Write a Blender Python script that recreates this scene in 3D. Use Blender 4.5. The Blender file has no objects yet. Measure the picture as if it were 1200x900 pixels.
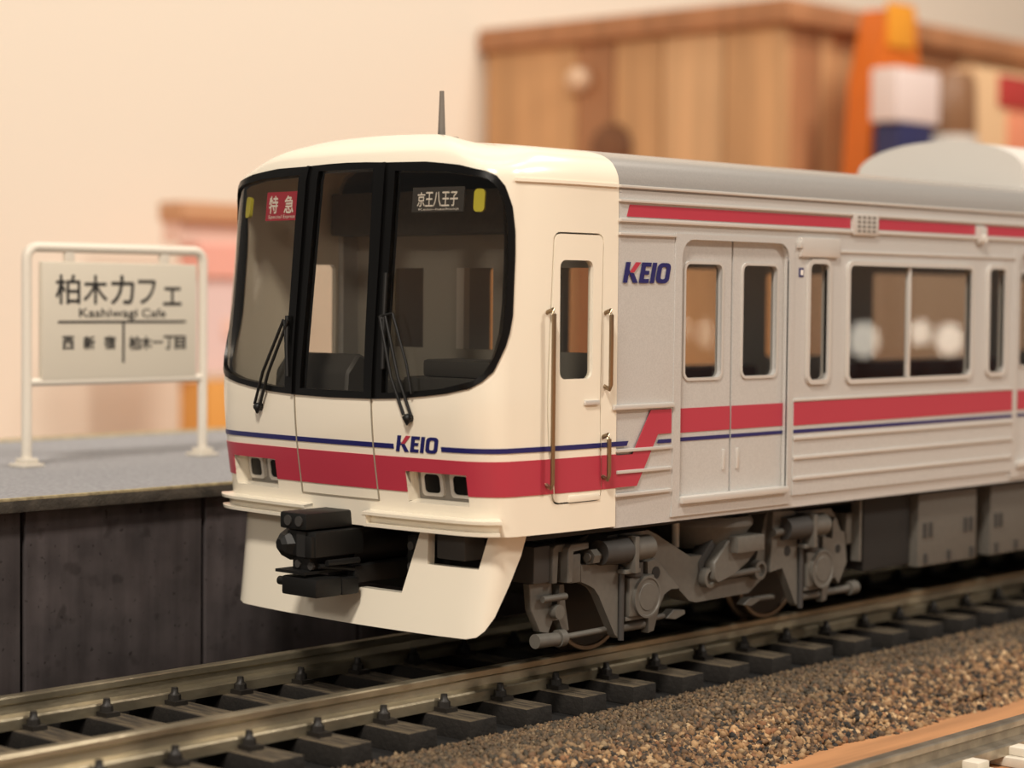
import bpy, bmesh, math, random
from mathutils import Vector, Matrix
from mathutils.geometry import delaunay_2d_cdt
random.seed(7)
sc = bpy.context.scene
COL = sc.collection
R = math.radians

# ---------------------------------------------------------------- camera
CAM_POS = Vector((-9.0, -10.6153, 2.5895))
YAW, PITCH, ROLL, FPX = R(42.4498), R(-2.4478), R(0.558), 2463.8
fwd = Vector((math.cos(PITCH) * math.cos(YAW), math.cos(PITCH) * math.sin(YAW), math.sin(PITCH)))
rgt = Vector((math.sin(YAW), -math.cos(YAW), 0))
upv = rgt.cross(fwd)
r2 = rgt * math.cos(ROLL) + upv * math.sin(ROLL)
u2 = -rgt * math.sin(ROLL) + upv * math.cos(ROLL)
cd = bpy.data.cameras.new('camera')
cam = bpy.data.objects.new('camera', cd)
COL.objects.link(cam)
mw = Matrix((r2, u2, -fwd)).transposed().to_4x4()
mw.translation = CAM_POS
cam.matrix_world = mw
cd.sensor_fit = 'HORIZONTAL'
cd.sensor_width = 36.0
cd.lens = 36.0 * FPX / 1200.0
cd.clip_start, cd.clip_end = 0.1, 1000
cd.dof.use_dof = True
cd.dof.focus_distance = 14.5
cd.dof.aperture_fstop = cd.lens / 1000.0 / 0.165
sc.camera = cam

# ---------------------------------------------------------------- world, lights, exposure
w = bpy.data.worlds.new('room_ambience'); sc.world = w; w.use_nodes = True
w.node_tree.nodes['Background'].inputs[0].default_value = (1.0, 0.90, 0.79, 1)
w.node_tree.nodes['Background'].inputs[1].default_value = 0.22

def area(name, loc, target, size, power, col=(1.0, 0.905, 0.79)):
    l = bpy.data.lights.new(name, 'AREA'); l.shape = 'DISK'; l.size = size; l.energy = power; l.color = col
    o = bpy.data.objects.new(name, l); COL.objects.link(o); o.location = loc
    o.rotation_euler = (Vector(target) - Vector(loc)).to_track_quat('-Z', 'Y').to_euler()
    return o
area('ceiling_lamp', (-20, -14, 31), (3, 0, 1), 5, 13500)
area('low_front_fill', (-36, -14, 17), (3, 0, 1), 5, 3200)  # unseen low light, added to brighten the cab interior
area('ceiling_lamp.001', (18, -28, 27), (6, 2, 1), 5, 7200)
area('ceiling_lamp.002', (28, -4, 40), (26, 20, 2), 10, 10500)  # fill light added only to brighten the back wall

vs = sc.view_settings
vs.view_transform = 'Standard'; vs.look = 'None'; vs.gamma = 1.0; vs.use_curve_mapping = False
vs.exposure = -0.06

# ---------------------------------------------------------------- materials
def lin(c):
    return tuple(((x / 255) / 12.92 if x / 255 <= .04045 else ((x / 255 + .055) / 1.055) ** 2.4) for x in c)
def mat(name, col, rough=.5, metal=0., var=0., vscale=8., bump=0., bscale=60., coat=0., col2=None, detail=4., stretch=None):
    m = bpy.data.materials.new(name); m.use_nodes = True
    nt = m.node_tree; b = nt.nodes['Principled BSDF']
    c = lin(col)
    b.inputs['Base Color'].default_value = (*c, 1); b.inputs['Roughness'].default_value = rough
    b.inputs['Metallic'].default_value = metal
    if coat: b.inputs['Coat Weight'].default_value = coat; b.inputs['Coat Roughness'].default_value = .08
    if var or bump:
        tc = nt.nodes.new('ShaderNodeTexCoord'); src = tc.outputs['Object']
        if stretch:
            mp = nt.nodes.new('ShaderNodeMapping'); mp.inputs['Scale'].default_value = stretch
            nt.links.new(src, mp.inputs['Vector']); src = mp.outputs['Vector']
    if var:
        n = nt.nodes.new('ShaderNodeTexNoise'); n.inputs['Scale'].default_value = vscale; n.inputs['Detail'].default_value = detail
        nt.links.new(src, n.inputs['Vector'])
        r = nt.nodes.new('ShaderNodeValToRGB')
        d = lin(col2) if col2 else tuple(x * (1 - var) for x in c)
        e = c if col2 else tuple(min(1, x * (1 + var)) for x in c)
        r.color_ramp.elements[0].position = .38; r.color_ramp.elements[0].color = (*d, 1)
        r.color_ramp.elements[1].position = .62; r.color_ramp.elements[1].color = (*e, 1)
        nt.links.new(n.outputs['Fac'], r.inputs['Fac']); nt.links.new(r.outputs['Color'], b.inputs['Base Color'])
    if bump:
        n2 = nt.nodes.new('ShaderNodeTexNoise'); n2.inputs['Scale'].default_value = bscale; n2.inputs['Detail'].default_value = 3
        nt.links.new(src, n2.inputs['Vector'])
        bp = nt.nodes.new('ShaderNodeBump'); bp.inputs['Strength'].default_value = bump; bp.inputs['Distance'].default_value = .02
        nt.links.new(n2.outputs['Fac'], bp.inputs['Height']); nt.links.new(bp.outputs['Normal'], b.inputs['Normal'])
    return m
def glass(name, tint=(.62, .60, .56), rough=.01):
    m = bpy.data.materials.new(name); m.use_nodes = True; nt = m.node_tree
    nt.nodes.remove(nt.nodes['Principled BSDF'])
    out = nt.nodes['Material Output']
    t = nt.nodes.new('ShaderNodeBsdfTransparent'); t.inputs[0].default_value = (*tint, 1)
    g = nt.nodes.new('ShaderNodeBsdfGlossy'); g.inputs['Roughness'].default_value = rough
    f = nt.nodes.new('ShaderNodeFresnel'); f.inputs['IOR'].default_value = 1.45
    mx = nt.nodes.new('ShaderNodeMixShader')
    ge = nt.nodes.new('ShaderNodeNewGeometry'); sb_ = nt.nodes.new('ShaderNodeMath'); sb_.operation = 'SUBTRACT'; sb_.inputs[0].default_value = 1
    mu = nt.nodes.new('ShaderNodeMath'); mu.operation = 'MULTIPLY'
    nt.links.new(ge.outputs['Backfacing'], sb_.inputs[1]); nt.links.new(f.outputs[0], mu.inputs[0]); nt.links.new(sb_.outputs[0], mu.inputs[1])
    nt.links.new(mu.outputs[0], mx.inputs[0]); nt.links.new(t.outputs[0], mx.inputs[1]); nt.links.new(g.outputs[0], mx.inputs[2])
    nt.links.new(mx.outputs[0], out.inputs['Surface'])
    return m
CREAM = mat('cream_enamel', (238, 230, 212), .24, coat=.6)
SILVER = mat('silver_paint', (198, 197, 194), .36, .18, var=.05, vscale=90, bump=.03, bscale=220)
SILVER2 = mat('silver_trim', (208, 204, 198), .30, .25)
RED = mat('red_stripe_paint', (178, 54, 72), .38)
BLUE = mat('navy_stripe_paint', (28, 29, 94), .38)
BLACK = mat('black_gloss', (8, 8, 8), .3, bump=.08, bscale=120)
BLACK.node_tree.nodes['Principled BSDF'].inputs['Specular IOR Level'].default_value = .3
BLACKM = mat('black_plastic', (12, 12, 11), .55)
RUBBER = mat('seam_grey', (150, 141, 124), .7)
LAMPH = mat('lamp_housing_grey', (138, 133, 126), .5)
GRILLE = mat('grille_shadow_grey', (128, 124, 118), .6)
ROOFM = mat('roof_grey', (172, 169, 165), .27, .4, var=.04, vscale=80)
GREYP = mat('bogie_grey', (94, 91, 85), .48, var=.05, vscale=20)
DARKG = mat('dark_grey_plastic', (58, 56, 54), .6)
UNDER = mat('underframe_black', (30, 29, 28), .7)
STEEL = mat('wheel_steel', (120, 110, 98), .35, .8)
WHEELD = mat('wheel_dark', (44, 41, 38), .6)
ANT = mat('antenna_grey', (110, 103, 96), .5)
CHROME = mat('handrail_metal', (150, 132, 108), .3, .9)
INTG = mat('interior_grey', (190, 186, 176), .6)
INTD = mat('console_dark', (56, 55, 53), .55)
INTF = mat('interior_floor', (96, 92, 86), .7)
SEAT = mat('seat_moquette', (120, 60, 60), .9)
GLASS = glass('window_glass', (.88, .87, .85))
GLASSF = glass('windscreen_glass', (.88, .865, .84))
LENS = glass('headlight_lens', (.25, .24, .23), .03)
WHITE = mat('print_white', (240, 236, 228), .5)
YELL = mat('yellow_lamp', (196, 190, 60), .4)
LGREY = mat('aircon_pale_grey', (214, 210, 203), .5)
RAILM = mat('rail_brass_steel', (158, 148, 126), .34, .75, var=.3, vscale=3.2, bump=.12, bscale=40, stretch=(.5, 1, 1))
SLEEP = mat('sleeper_black_brown', (25, 21, 17), .8, var=.3, vscale=6, bump=.4, bscale=30)  # near-black paints in the shade on sleeper sides and ends
SLEEP_LIT = mat('sleeper_lit_top', (98, 86, 67), .9, var=.35, vscale=4, bump=.6, bscale=25, stretch=(7, 1, 1), col2=(50, 43, 34))
CLIP = mat('clip_dark', (30, 26, 22), .55)
BED = mat('roadbed_black', (14, 12, 11), .9, var=.3, vscale=6)

# ---------------------------------------------------------------- mesh helpers
def fin(name, bm, m, parent=None, smooth=None, recalc=True):
    if recalc: bmesh.ops.recalc_face_normals(bm, faces=bm.faces[:])
    me = bpy.data.meshes.new(name); bm.to_mesh(me); bm.free()
    return link(name, me, m, parent, smooth)
def link(name, me, m, parent=None, smooth=None):
    if m is not None and not me.materials:
        for q in (m if isinstance(m, (list, tuple)) else [m]): me.materials.append(q)
    if smooth is not None:
        me.polygons.foreach_set('use_smooth', [True] * len(me.polygons)); me.set_sharp_from_angle(angle=R(smooth))
    o = bpy.data.objects.new(name, me); COL.objects.link(o)
    if parent is not None:
        o.parent = parent
        if parent.type == 'EMPTY': o.location = -parent.location
    return o
def thing(name, label, cat, loc=(0, 0, 0), group=None):
    o = bpy.data.objects.new(name, None); COL.objects.link(o); o.location = loc; o.empty_display_size = .2
    return tag(o, label, cat, group)
def tag(o, label, cat, group=None):
    o['label'] = label; o['category'] = cat
    if group: o['group'] = group
    return o
def struct(o, label, cat):
    o['kind'] = 'structure'; o['label'] = label; o['category'] = cat
    return o
def copy_tree(o, dx=0, dy=0, dz=0, parent='same'):
    c = o.copy(); COL.objects.link(c)
    if parent != 'same': c.parent = parent
    c.location = o.location + Vector((dx, dy, dz))
    for ch in o.children:
        copy_tree(ch, 0, 0, 0, c)
    return c
def box(bm, x0, x1, y0, y1, z0, z1, bev=0.):
    v = [bm.verts.new((x, y, z)) for x in (x0, x1) for y in (y0, y1) for z in (z0, z1)]
    fs = [bm.faces.new([v[i] for i in f]) for f in ((0, 1, 3, 2), (4, 6, 7, 5), (0, 4, 5, 1), (2, 3, 7, 6), (0, 2, 6, 4), (1, 5, 7, 3))]
    if bev > 0:
        es = list({e for f in fs for e in f.edges})
        bmesh.ops.bevel(bm, geom=es, offset=bev, segments=2, affect='EDGES', profile=.6)
def bx(name, x0, x1, y0, y1, z0, z1, m, parent=None, bev=0.):
    bm = bmesh.new(); box(bm, min(x0, x1), max(x0, x1), min(y0, y1), max(y0, y1), min(z0, z1), max(z0, z1), bev)
    return fin(name, bm, m, parent, 40 if bev else None)
def prism(bm, pts, y0, y1):          # polygon in x-z, extruded in y
    a = [bm.verts.new((x, y0, z)) for x, z in pts]; b = [bm.verts.new((x, y1, z)) for x, z in pts]
    bm.faces.new(a); bm.faces.new(b[::-1]); n = len(pts)
    for i in range(n): bm.faces.new((a[i], a[(i + 1) % n], b[(i + 1) % n], b[i]))
def px(name, pts, y0, y1, m, parent=None, bev=0.):
    bm = bmesh.new(); prism(bm, pts, y0, y1)
    if bev: bmesh.ops.bevel(bm, geom=bm.edges[:], offset=bev, segments=1, affect='EDGES')
    return fin(name, bm, m, parent, 35)
def cyl(bm, a, b, r, r1=None, n=20):
    a, b = Vector(a), Vector(b); d = (b - a).normalized(); r1 = r if r1 is None else r1
    s = d.orthogonal().normalized(); t = d.cross(s)
    A = [bm.verts.new(a + (s * math.cos(2 * math.pi * i / n) + t * math.sin(2 * math.pi * i / n)) * r) for i in range(n)]
    B = [bm.verts.new(b + (s * math.cos(2 * math.pi * i / n) + t * math.sin(2 * math.pi * i / n)) * r1) for i in range(n)]
    bm.faces.new(A[::-1]); bm.faces.new(B)
    for i in range(n): bm.faces.new((A[i], A[(i + 1) % n], B[(i + 1) % n], B[i]))
def cy(name, a, b, r, m, parent=None, r1=None, n=20):
    bm = bmesh.new(); cyl(bm, a, b, r, r1, n); return fin(name, bm, m, parent, 40)
def lathe(bm, c, axis, prof, n=28):   # prof: (along, radius)
    axis = Vector(axis).normalized(); s = axis.orthogonal().normalized(); t = axis.cross(s); c = Vector(c)
    rings = [[bm.verts.new(c + axis * h + (s * math.cos(2 * math.pi * i / n) + t * math.sin(2 * math.pi * i / n)) * r) for i in range(n)] for h, r in prof]
    for p, q in zip(rings, rings[1:]):
        for i in range(n): bm.faces.new((p[i], p[(i + 1) % n], q[(i + 1) % n], q[i]))
    bm.faces.new(rings[0][::-1]); bm.faces.new(rings[-1])
def tube(bm, pts, r, n=10):
    pts = [Vector(p) for p in pts]; rings = []
    for i, p in enumerate(pts):
        d = (pts[min(i + 1, len(pts) - 1)] - pts[max(i - 1, 0)]).normalized()
        ref = Vector((0, 0, 1)) if abs(d.z) < .9 else Vector((0, 1, 0))
        if abs(d.y) < .5: ref = Vector((0, 1, 0))
        s = d.cross(ref).normalized(); t = d.cross(s)
        rings.append([bm.verts.new(p + (s * math.cos(2 * math.pi * k / n) + t * math.sin(2 * math.pi * k / n)) * r) for k in range(n)])
    for p, q in zip(rings, rings[1:]):
        for i in range(n): bm.faces.new((p[i], p[(i + 1) % n], q[(i + 1) % n], q[i]))
    bm.faces.new(rings[0][::-1]); bm.faces.new(rings[-1])
def rrect(x0, x1, z0, z1, r, n=5, corners=(1, 1, 1, 1)):   # rounded rectangle: bl, br, tr, tl
    P = []
    for (cx, cz, a0, on) in ((x0, z0, 180, corners[0]), (x1, z0, 270, corners[1]), (x1, z1, 0, corners[2]), (x0, z1, 90, corners[3])):
        if not on: P.append((cx, cz)); continue
        ox = cx + (r if cx == x0 else -r); oz = cz + (r if cz == z0 else -r)
        for i in range(n + 1):
            a = R(a0 + 90 * i / n); P.append((ox + r * math.cos(a), oz + r * math.sin(a)))
    return P
def inside(p, poly):
    x, y = p; c = False; j = len(poly) - 1
    for i in range(len(poly)):
        xi, yi = poly[i]; xj, yj = poly[j]
        if (yi > y) != (yj > y) and x < (xj - xi) * (y - yi) / (yj - yi) + xi: c = not c
        j = i
    return c
def densify(loop, step):
    if not step: return list(loop)
    out = []
    for a, b in zip(loop, loop[1:] + loop[:1]):
        n = max(1, int(math.hypot(b[0] - a[0], b[1] - a[1]) / step))
        out += [(a[0] + (b[0] - a[0]) * i / n, a[1] + (b[1] - a[1]) * i / n) for i in range(n)]
    return out
def sheet(name, outer, holes, fmap, o0, o1, m, parent=None, res=None, smooth=35):
    """solid panel: the 2-D region (outer minus holes) mapped through fmap(u, v, offset), from offset o0 to o1"""
    loops = [densify(list(l), res) for l in [outer] + list(holes)]
    V, E = [], []
    for l in loops:
        s = len(V); V += [Vector(p) for p in l]; n = len(l); E += [(s + i, s + (i + 1) % n) for i in range(n)]
    if res:
        us = [p[0] for p in loops[0]]; vs_ = [p[1] for p in loops[0]]
        nu = int((max(us) - min(us)) / res); nv = int((max(vs_) - min(vs_)) / res)
        for i in range(1, nu):
            for j in range(1, nv):
                p = (min(us) + (max(us) - min(us)) * i / nu, min(vs_) + (max(vs_) - min(vs_)) * j / nv)
                if inside(p, loops[0]) and not any(inside(p, h) for h in loops[1:]): V.append(Vector(p))
    vo, eo, fo, *_ = delaunay_2d_cdt(V, E, [], 0, 1e-6, False)
    F = []
    for f in fo:
        c = (sum(vo[i][0] for i in f) / len(f), sum(vo[i][1] for i in f) / len(f))
        if inside(c, loops[0]) and not any(inside(c, h) for h in loops[1:]): F.append(list(f))
    used = sorted({i for f in F for i in f}); idx = {k: i for i, k in enumerate(used)}; n = len(used)
    top = [fmap(vo[k][0], vo[k][1], o1) for k in used]; bot = [fmap(vo[k][0], vo[k][1], o0) for k in used]
    faces = [[idx[i] for i in f] for f in F] + [[idx[i] + n for i in reversed(f)] for f in F]
    cnt = {}
    for f in F:
        for a, b in zip(f, f[1:] + f[:1]): cnt[(a, b)] = cnt.get((a, b), 0) + 1
    for (a, b) in cnt:
        if (b, a) not in cnt: faces.append([idx[b], idx[a], idx[a] + n, idx[b] + n])
    me = bpy.data.meshes.new(name); me.from_pydata(top + bot, [], faces)
    bm = bmesh.new(); bm.from_mesh(me); bmesh.ops.recalc_face_normals(bm, faces=bm.faces[:]); bm.to_mesh(me); bm.free()
    return link(name, me, m, parent, smooth)
def text_mesh(body, depth=0., offset=0.):
    cu = bpy.data.curves.new('t', 'FONT'); cu.body = body; cu.size = 1.0; cu.resolution_u = 3; cu.offset = offset
    o = bpy.data.objects.new('t', cu); COL.objects.link(o)
    dg = bpy.context.evaluated_depsgraph_get(); me = bpy.data.meshes.new_from_object(o.evaluated_get(dg))
    bpy.data.objects.remove(o); bpy.data.curves.remove(cu)
    return me
def text(name, body, box2, fmap, off, m, parent=None, bold=0.):
    """lettering fitted to box2 = (u0, u1, v0, v1) on the surface fmap; bold thickens the strokes by that share of the glyph size"""
    me = text_mesh(body)
    xs = [v.co.x for v in me.vertices]; ys = [v.co.y for v in me.vertices]
    a, b, c, d = min(xs), max(xs), min(ys), max(ys); u0, u1, v0, v1 = box2
    V = [(u0 + (v.co.x - a) / (b - a) * (u1 - u0), v0 + (v.co.y - c) / (d - c) * (v1 - v0)) for v in me.vertices]
    F = [list(p.vertices) for p in me.polygons]; n = len(V); w_ = bold * (v1 - v0)
    sh = [(0, 0)] if not bold else [(0, 0), (w_, 0), (-w_, 0), (0, w_), (0, -w_)]
    m2 = bpy.data.meshes.new(name)
    m2.from_pydata([fmap(x + p, y + q, off + .0002 * k) for k, (p, q) in enumerate(sh) for x, y in V], [], [[i + n * k for i in f] for k in range(len(sh)) for f in F])
    bpy.data.meshes.remove(me)
    return link(name, m2, m, parent)

# ---------------------------------------------------------------- nose surface of the car: S(u, v, offset)
def crom(tab,t):
    if t<=tab[0][0]: i=0
    elif t>=tab[-1][0]: i=len(tab)-2
    else:
        i=0
        while tab[i+1][0]<t: i+=1
    (t0,p0),(t1,p1)=tab[i],tab[i+1]
    h=t1-t0; s=min(max((t-t0)/h,0),1)
    m0=(p1-tab[i-1][1])/(t1-tab[i-1][0]) if i>0 else (p1-p0)/h
    m1=(tab[i+2][1]-p0)/(tab[i+2][0]-t0) if i+2<len(tab) else (p1-p0)/h
    s2=s*s;s3=s2*s
    return (2*s3-3*s2+1)*p0+(s3-2*s2+s)*h*m0+(-2*s3+3*s2)*p1+(s3-s2)*h*m1
HW=1.4225
Y1,TAP,CL,FX,BUMP=1.08,.035,.27,.5,.06
X0T=[(1.0,.880),(1.2,.857),(1.5,.809),(1.7,.786),(1.88,.777),(2.1,.786),(2.6,.826),(3.1,.868),(3.43,.893),(4.9,.90)]
ZT=[(3.3,3.3),(3.43,3.43),(3.53,3.512),(3.68,3.567),(3.88,3.599),(4.28,3.637),(4.9,3.675)]
DT=[(3.3,0),(3.36,.002),(3.43,.02),(3.53,.085),(3.68,.22),(3.88,.42),(4.28,.82),(4.9,1.4225)]
XB=2.115
# plan table
PL=[]
def _plan():
    pts=[]
    n=24
    for i in range(n+1):
        y=Y1*i/n; pts.append((.048*y*y,y))
    x1,y1=pts[-1]; ye=HW-TAP; cx,cy=x1+.096*Y1*(ye-Y1),ye; xe=x1+CL
    for i in range(1,13):
        t=i/12; a=(1-t)**2;b=2*t*(1-t);c=t*t
        pts.append((a*x1+b*cx+c*xe,a*y1+b*cy+c*ye))
    u=0;PL.append((0,0,0))
    for p,q in zip(pts,pts[1:]):
        u+=math.hypot(q[0]-p[0],q[1]-p[1]);PL.append((u,q[0],q[1]))
_plan()
UC=PL[-1][0];XE=PL[-1][1];UM=UC+1.07
PX=[(a,b) for a,b,c in PL];PY=[(a,c) for a,b,c in PL]
def S(u,v,off=0.0):
    if off:
        e=1e-3
        p=S(u,v);a=S(u+e,v);b=S(u,v+e)
        du=[a[i]-p[i] for i in range(3)];dv=[b[i]-p[i] for i in range(3)]
        n=(du[1]*dv[2]-du[2]*dv[1],du[2]*dv[0]-du[0]*dv[2],du[0]*dv[1]-du[1]*dv[0])
        l=math.sqrt(sum(c*c for c in n)) or 1
        # orient outward: u increases toward -y, front normal should be -x
        return tuple(p[i]+n[i]/l*off*ORI for i in range(3))
    a=abs(u);sg=-1 if u>0 else 1   # u>0 = near (camera) side y<0
    x0=crom(X0T,v); d=crom(DT,v) if v>3.3 else 0.; z=crom(ZT,v) if v>3.3 else v
    if a<=UC: x=crom(PX,a);y=crom(PY,a)
    else: x=XE;y=HW-TAP*max(0,1-(a-UC)/(UM-UC)*1.6)**2
    y-=.022*max(0,min(v,3.4)-1.9)*min(1,a/1.2)*max(0,1-max(0,a-UC)/(UM-UC)*1.6)**2
    y=y*(1-d/HW); x=x+x0+d*FX
    if a>UC:
        s=(a-UC)/(UM-UC); x=x+(XB-x)*s
    if d>0:
        t=min(max((x-1.2)/.4,0),1); z+=BUMP*min(1,d/.7)*(1-t*t*(3-2*t))
        z-=.10*min(1,d/.1)*math.exp(-((a-1.36)/.22)**2)*max(0,1-d/.9)
    return (x,sg*y,z)
ORI=1
p=S(0,2);q=S(0,2,.1);
if q[0]>p[0]: ORI=-1
def side_u(x,z):
    b=XE+crom(X0T,z); return UC+(x-b)/(XB-b)*(UM-UC)

# ---------------------------------------------------------------- the setting
WOODB = mat('board_wood', (176, 126, 84), .6, var=.14, vscale=2.0, bump=.05, bscale=30, stretch=(.25, 3, 1))
WALLM = mat('wall_cream_paint', (239, 230, 215), .8)
DECK = mat('platform_asphalt', (150, 150, 154), .85, var=.16, vscale=30, bump=.35, bscale=70)
TANE = mat('platform_worn_edge', (168, 154, 120), .85, var=.25, vscale=14, bump=.3, bscale=50)
LIPM = mat('platform_lip_grey', (72, 66, 58), .85, var=.3, vscale=7, bump=.35, bscale=40)
def concrete():
    m = bpy.data.materials.new('platform_wall_concrete'); m.use_nodes = True; nt = m.node_tree; b = nt.nodes['Principled BSDF']
    b.inputs['Roughness'].default_value = .85
    tc = nt.nodes.new('ShaderNodeTexCoord')
    def noise(s, d, st=(1, 1, 1)):
        mp = nt.nodes.new('ShaderNodeMapping'); mp.inputs['Scale'].default_value = st
        n = nt.nodes.new('ShaderNodeTexNoise'); n.inputs['Scale'].default_value = s; n.inputs['Detail'].default_value = d
        nt.links.new(tc.outputs['Object'], mp.inputs[0]); nt.links.new(mp.outputs[0], n.inputs['Vector']); return n.outputs['Fac']
    def ramp(src, p0, c0, p1, c1):
        r = nt.nodes.new('ShaderNodeValToRGB'); r.color_ramp.elements[0].position = p0; r.color_ramp.elements[1].position = p1
        r.color_ramp.elements[0].color = (*c0, 1); r.color_ramp.elements[1].color = (*c1, 1); nt.links.new(src, r.inputs[0]); return r.outputs[0]
    def mul(a, b_):
        x = nt.nodes.new('ShaderNodeMix'); x.data_type = 'RGBA'; x.blend_type = 'MULTIPLY'; x.inputs[0].default_value = 1
        nt.links.new(a, x.inputs[6]); nt.links.new(b_, x.inputs[7]); return x.outputs[2]
    base = ramp(noise(2.2, 6), .3, lin((54, 49, 50)), .7, lin((90, 82, 82)))
    streak = ramp(noise(9, 3, (1, 1, .12)), .3, (.72, .70, .70), .6, (1, 1, 1))
    spots = ramp(noise(5.0, 2), .62, (1, 1, 1), .72, (.6, .58, .57))
    pits = ramp(noise(22, 1), .70, (1, 1, 1), .75, (.45, .43, .42))
    nt.links.new(mul(mul(mul(base, streak), spots), pits), b.inputs['Base Color'])
    return m
CONC = concrete()
b = bx('floor', -60, 80, -40, 22, -1.6, -.6, WOODB)
struct(b, 'bare orange-brown wooden layout board under the tracks', 'board')
b = bx('wall_back', 0, 80, 22, 23, -1.6, 60, WALLM)
struct(b, 'plain warm cream room wall behind the layout', 'wall')

# station platform
PT = 1.108
plat = thing('station_platform', 'grey model station platform with dark concrete side panels behind the train', 'platform', (3, 4.5, -.6))
bx('core', -12, 24, 2.17, 7.0, -.6, PT - .1, UNDER, plat)
bx('deck', -12, 24, 2.04, 6.75, PT - .1, PT, DECK, plat)
e = bx('edge_lip', -12, 24, 2.0, 2.1, PT - .105, PT - .012, LIPM, plat, .012)
e = bx('worn_edge', -12, 24, 2.0, 2.04, PT - .02, PT + .002, TANE, plat, .004)
bx('back_kerb', -12, 24, 6.75, 7.02, PT - .3, PT + .01, TANE, plat, .01)
pm = None
for k in range(-6, 13):
    x = -.279 + 1.656 * k
    if pm is None:
        pm = bx('wall_panel', 0, 1.608, 2.1, 2.17, -.6, PT - .09, CONC, plat, .006); base_loc = pm.location.copy(); q = pm
    else:
        q = pm.copy(); COL.objects.link(q)
    q.location = base_loc + Vector((x + .024, 0, 0))

# ---------------------------------------------------------------- main track
track = thing('railway_track', 'bronze-coloured model rails on dark brown sleepers under the train', 'track', (3, 0, -.6))
bx('roadbed', -9, 26, -1.2, 1.9, -.6, -.338, BED, track)
RP = [(-.11, -.2), (.11, -.2), (.11, -.135), (.1, -.122), (.03, -.112), (.022, -.06), (.045, -.045), (.045, -.008), (.037, 0), (-.037, 0), (-.045, -.008), (-.045, -.045), (-.022, -.06), (-.03, -.112), (-.1, -.122), (-.11, -.135)]
def rail(parent, y, x0, x1, z, m, s=1.0, name='rail'):
    bm = bmesh.new()
    A = [bm.verts.new((x0, y + a * s, z + b_ * s)) for a, b_ in RP]; B = [bm.verts.new((x1, y + a * s, z + b_ * s)) for a, b_ in RP]
    bm.faces.new(A); bm.faces.new(B[::-1])
    for i in range(len(RP)): bm.faces.new((A[i], A[(i + 1) % len(RP)], B[(i + 1) % len(RP)], B[i]))
    return fin(name, bm, m, parent, 30)
rail(track, -.715, -9, 26, 0, RAILM); rail(track, .715, -9, 26, 0, RAILM)
def clip_bm():
    bm = bmesh.new()
    box(bm, -.055, .055, -.075, .075, 0, .03)
    lathe(bm, (0, 0, .03), (0, 0, 1), [(0, .045), (.035, .042), (.05, .026), (.085, .022)], 8)
    return bm
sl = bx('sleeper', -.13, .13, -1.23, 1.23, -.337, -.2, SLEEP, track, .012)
sl.data.materials.append(SLEEP_LIT)          # lighter colour on the upper face only, painting in light from above
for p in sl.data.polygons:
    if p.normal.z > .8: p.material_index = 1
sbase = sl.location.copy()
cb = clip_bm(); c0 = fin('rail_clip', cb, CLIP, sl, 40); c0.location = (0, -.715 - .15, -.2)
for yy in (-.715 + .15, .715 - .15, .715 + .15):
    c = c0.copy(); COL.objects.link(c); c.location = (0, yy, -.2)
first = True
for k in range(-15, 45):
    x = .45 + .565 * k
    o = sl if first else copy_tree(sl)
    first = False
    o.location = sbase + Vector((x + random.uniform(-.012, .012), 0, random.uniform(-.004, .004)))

# second track, lower right foreground
TIEW = mat('pale_sleeper', (214, 206, 190), .6, var=.05, vscale=6)
RAIL2 = mat('nickel_rail', (168, 158, 142), .3, .8, var=.2, vscale=5)
t2 = thing('railway_track', 'second model track with pale grey sleepers in the lower right foreground', 'track', (3, -4.1, -.6))
rail(t2, -3.40, -9, 26, -.33, RAIL2); rail(t2, -4.83, -9, 26, -.33, RAIL2)
s2 = bx('sleeper', -.14, .14, -5.2, -3.03, -.6, -.53, TIEW, t2, .02)
s2b = s2.location.copy()
for yy in (-3.40 - .16, -3.40 + .16, -4.83 + .16, -4.83 - .16):
    c = bx('rail_chair', -.075, .075, yy - .07, yy + .07, -.53, -.47, TIEW, s2, .015)
first = True
for k in range(-12, 38):
    o = s2 if first else copy_tree(s2); first = False
    o.location = s2b + Vector((.2 + .62 * k, 0, 0))

# ---------------------------------------------------------------- the train car
train = thing('train_car', 'cream and silver model commuter train car with red and navy stripes', 'train', (3.73, 0, 0))
def sidepoly(pts, sg=1): return [(sg * side_u(x, z), z) for x, z in pts]
BAND_H = [(0, 3.475), (.2, 3.472), (.41, 3.464), (.78, 3.458), (1.08, 3.43), (1.27, 3.39), (1.34, 3.355), (1.395, 3.29), (1.454, 3.153), (1.482, 3.0), (1.492, 2.85), (1.497, 2.449),
          (1.48, 2.34), (1.454, 2.25), (1.379, 2.084), (1.31, 2.02), (1.224, 1.972), (1.05, 1.935), (.88, 1.913), (.656, 1.89), (.391, 1.877), (0, 1.872)]
BAND = BAND_H + [(-u, v) for u, v in BAND_H[-2:0:-1]]
PANE_S = [(.497, 3.404), (.93, 3.39), (1.20, 3.357), (1.28, 3.335), (1.335, 3.295), (1.39, 3.2), (1.425, 3.03), (1.441, 2.75), (1.440, 2.5), (1.425, 2.338), (1.375, 2.17), (1.31, 2.065), (1.24, 2.02), (1.02, 1.968), (.655, 1.93), (.487, 1.92)]
PANE_C = [(-.285, 3.425), (.285, 3.425), (.32, 1.923), (-.32, 1.923)]
HL = [(.655, 1.197), (1.172, 1.197), (1.172, 1.405), (.655, 1.405)]
neg = lambda P: [(-u, v) for u, v in P]
DO = rrect(1.46, 1.96, 1.19, 3.005, .06)
DOORH = sidepoly(DO); DOORP = sidepoly(rrect(1.472, 1.948, 1.202, 2.993, .05))
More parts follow.
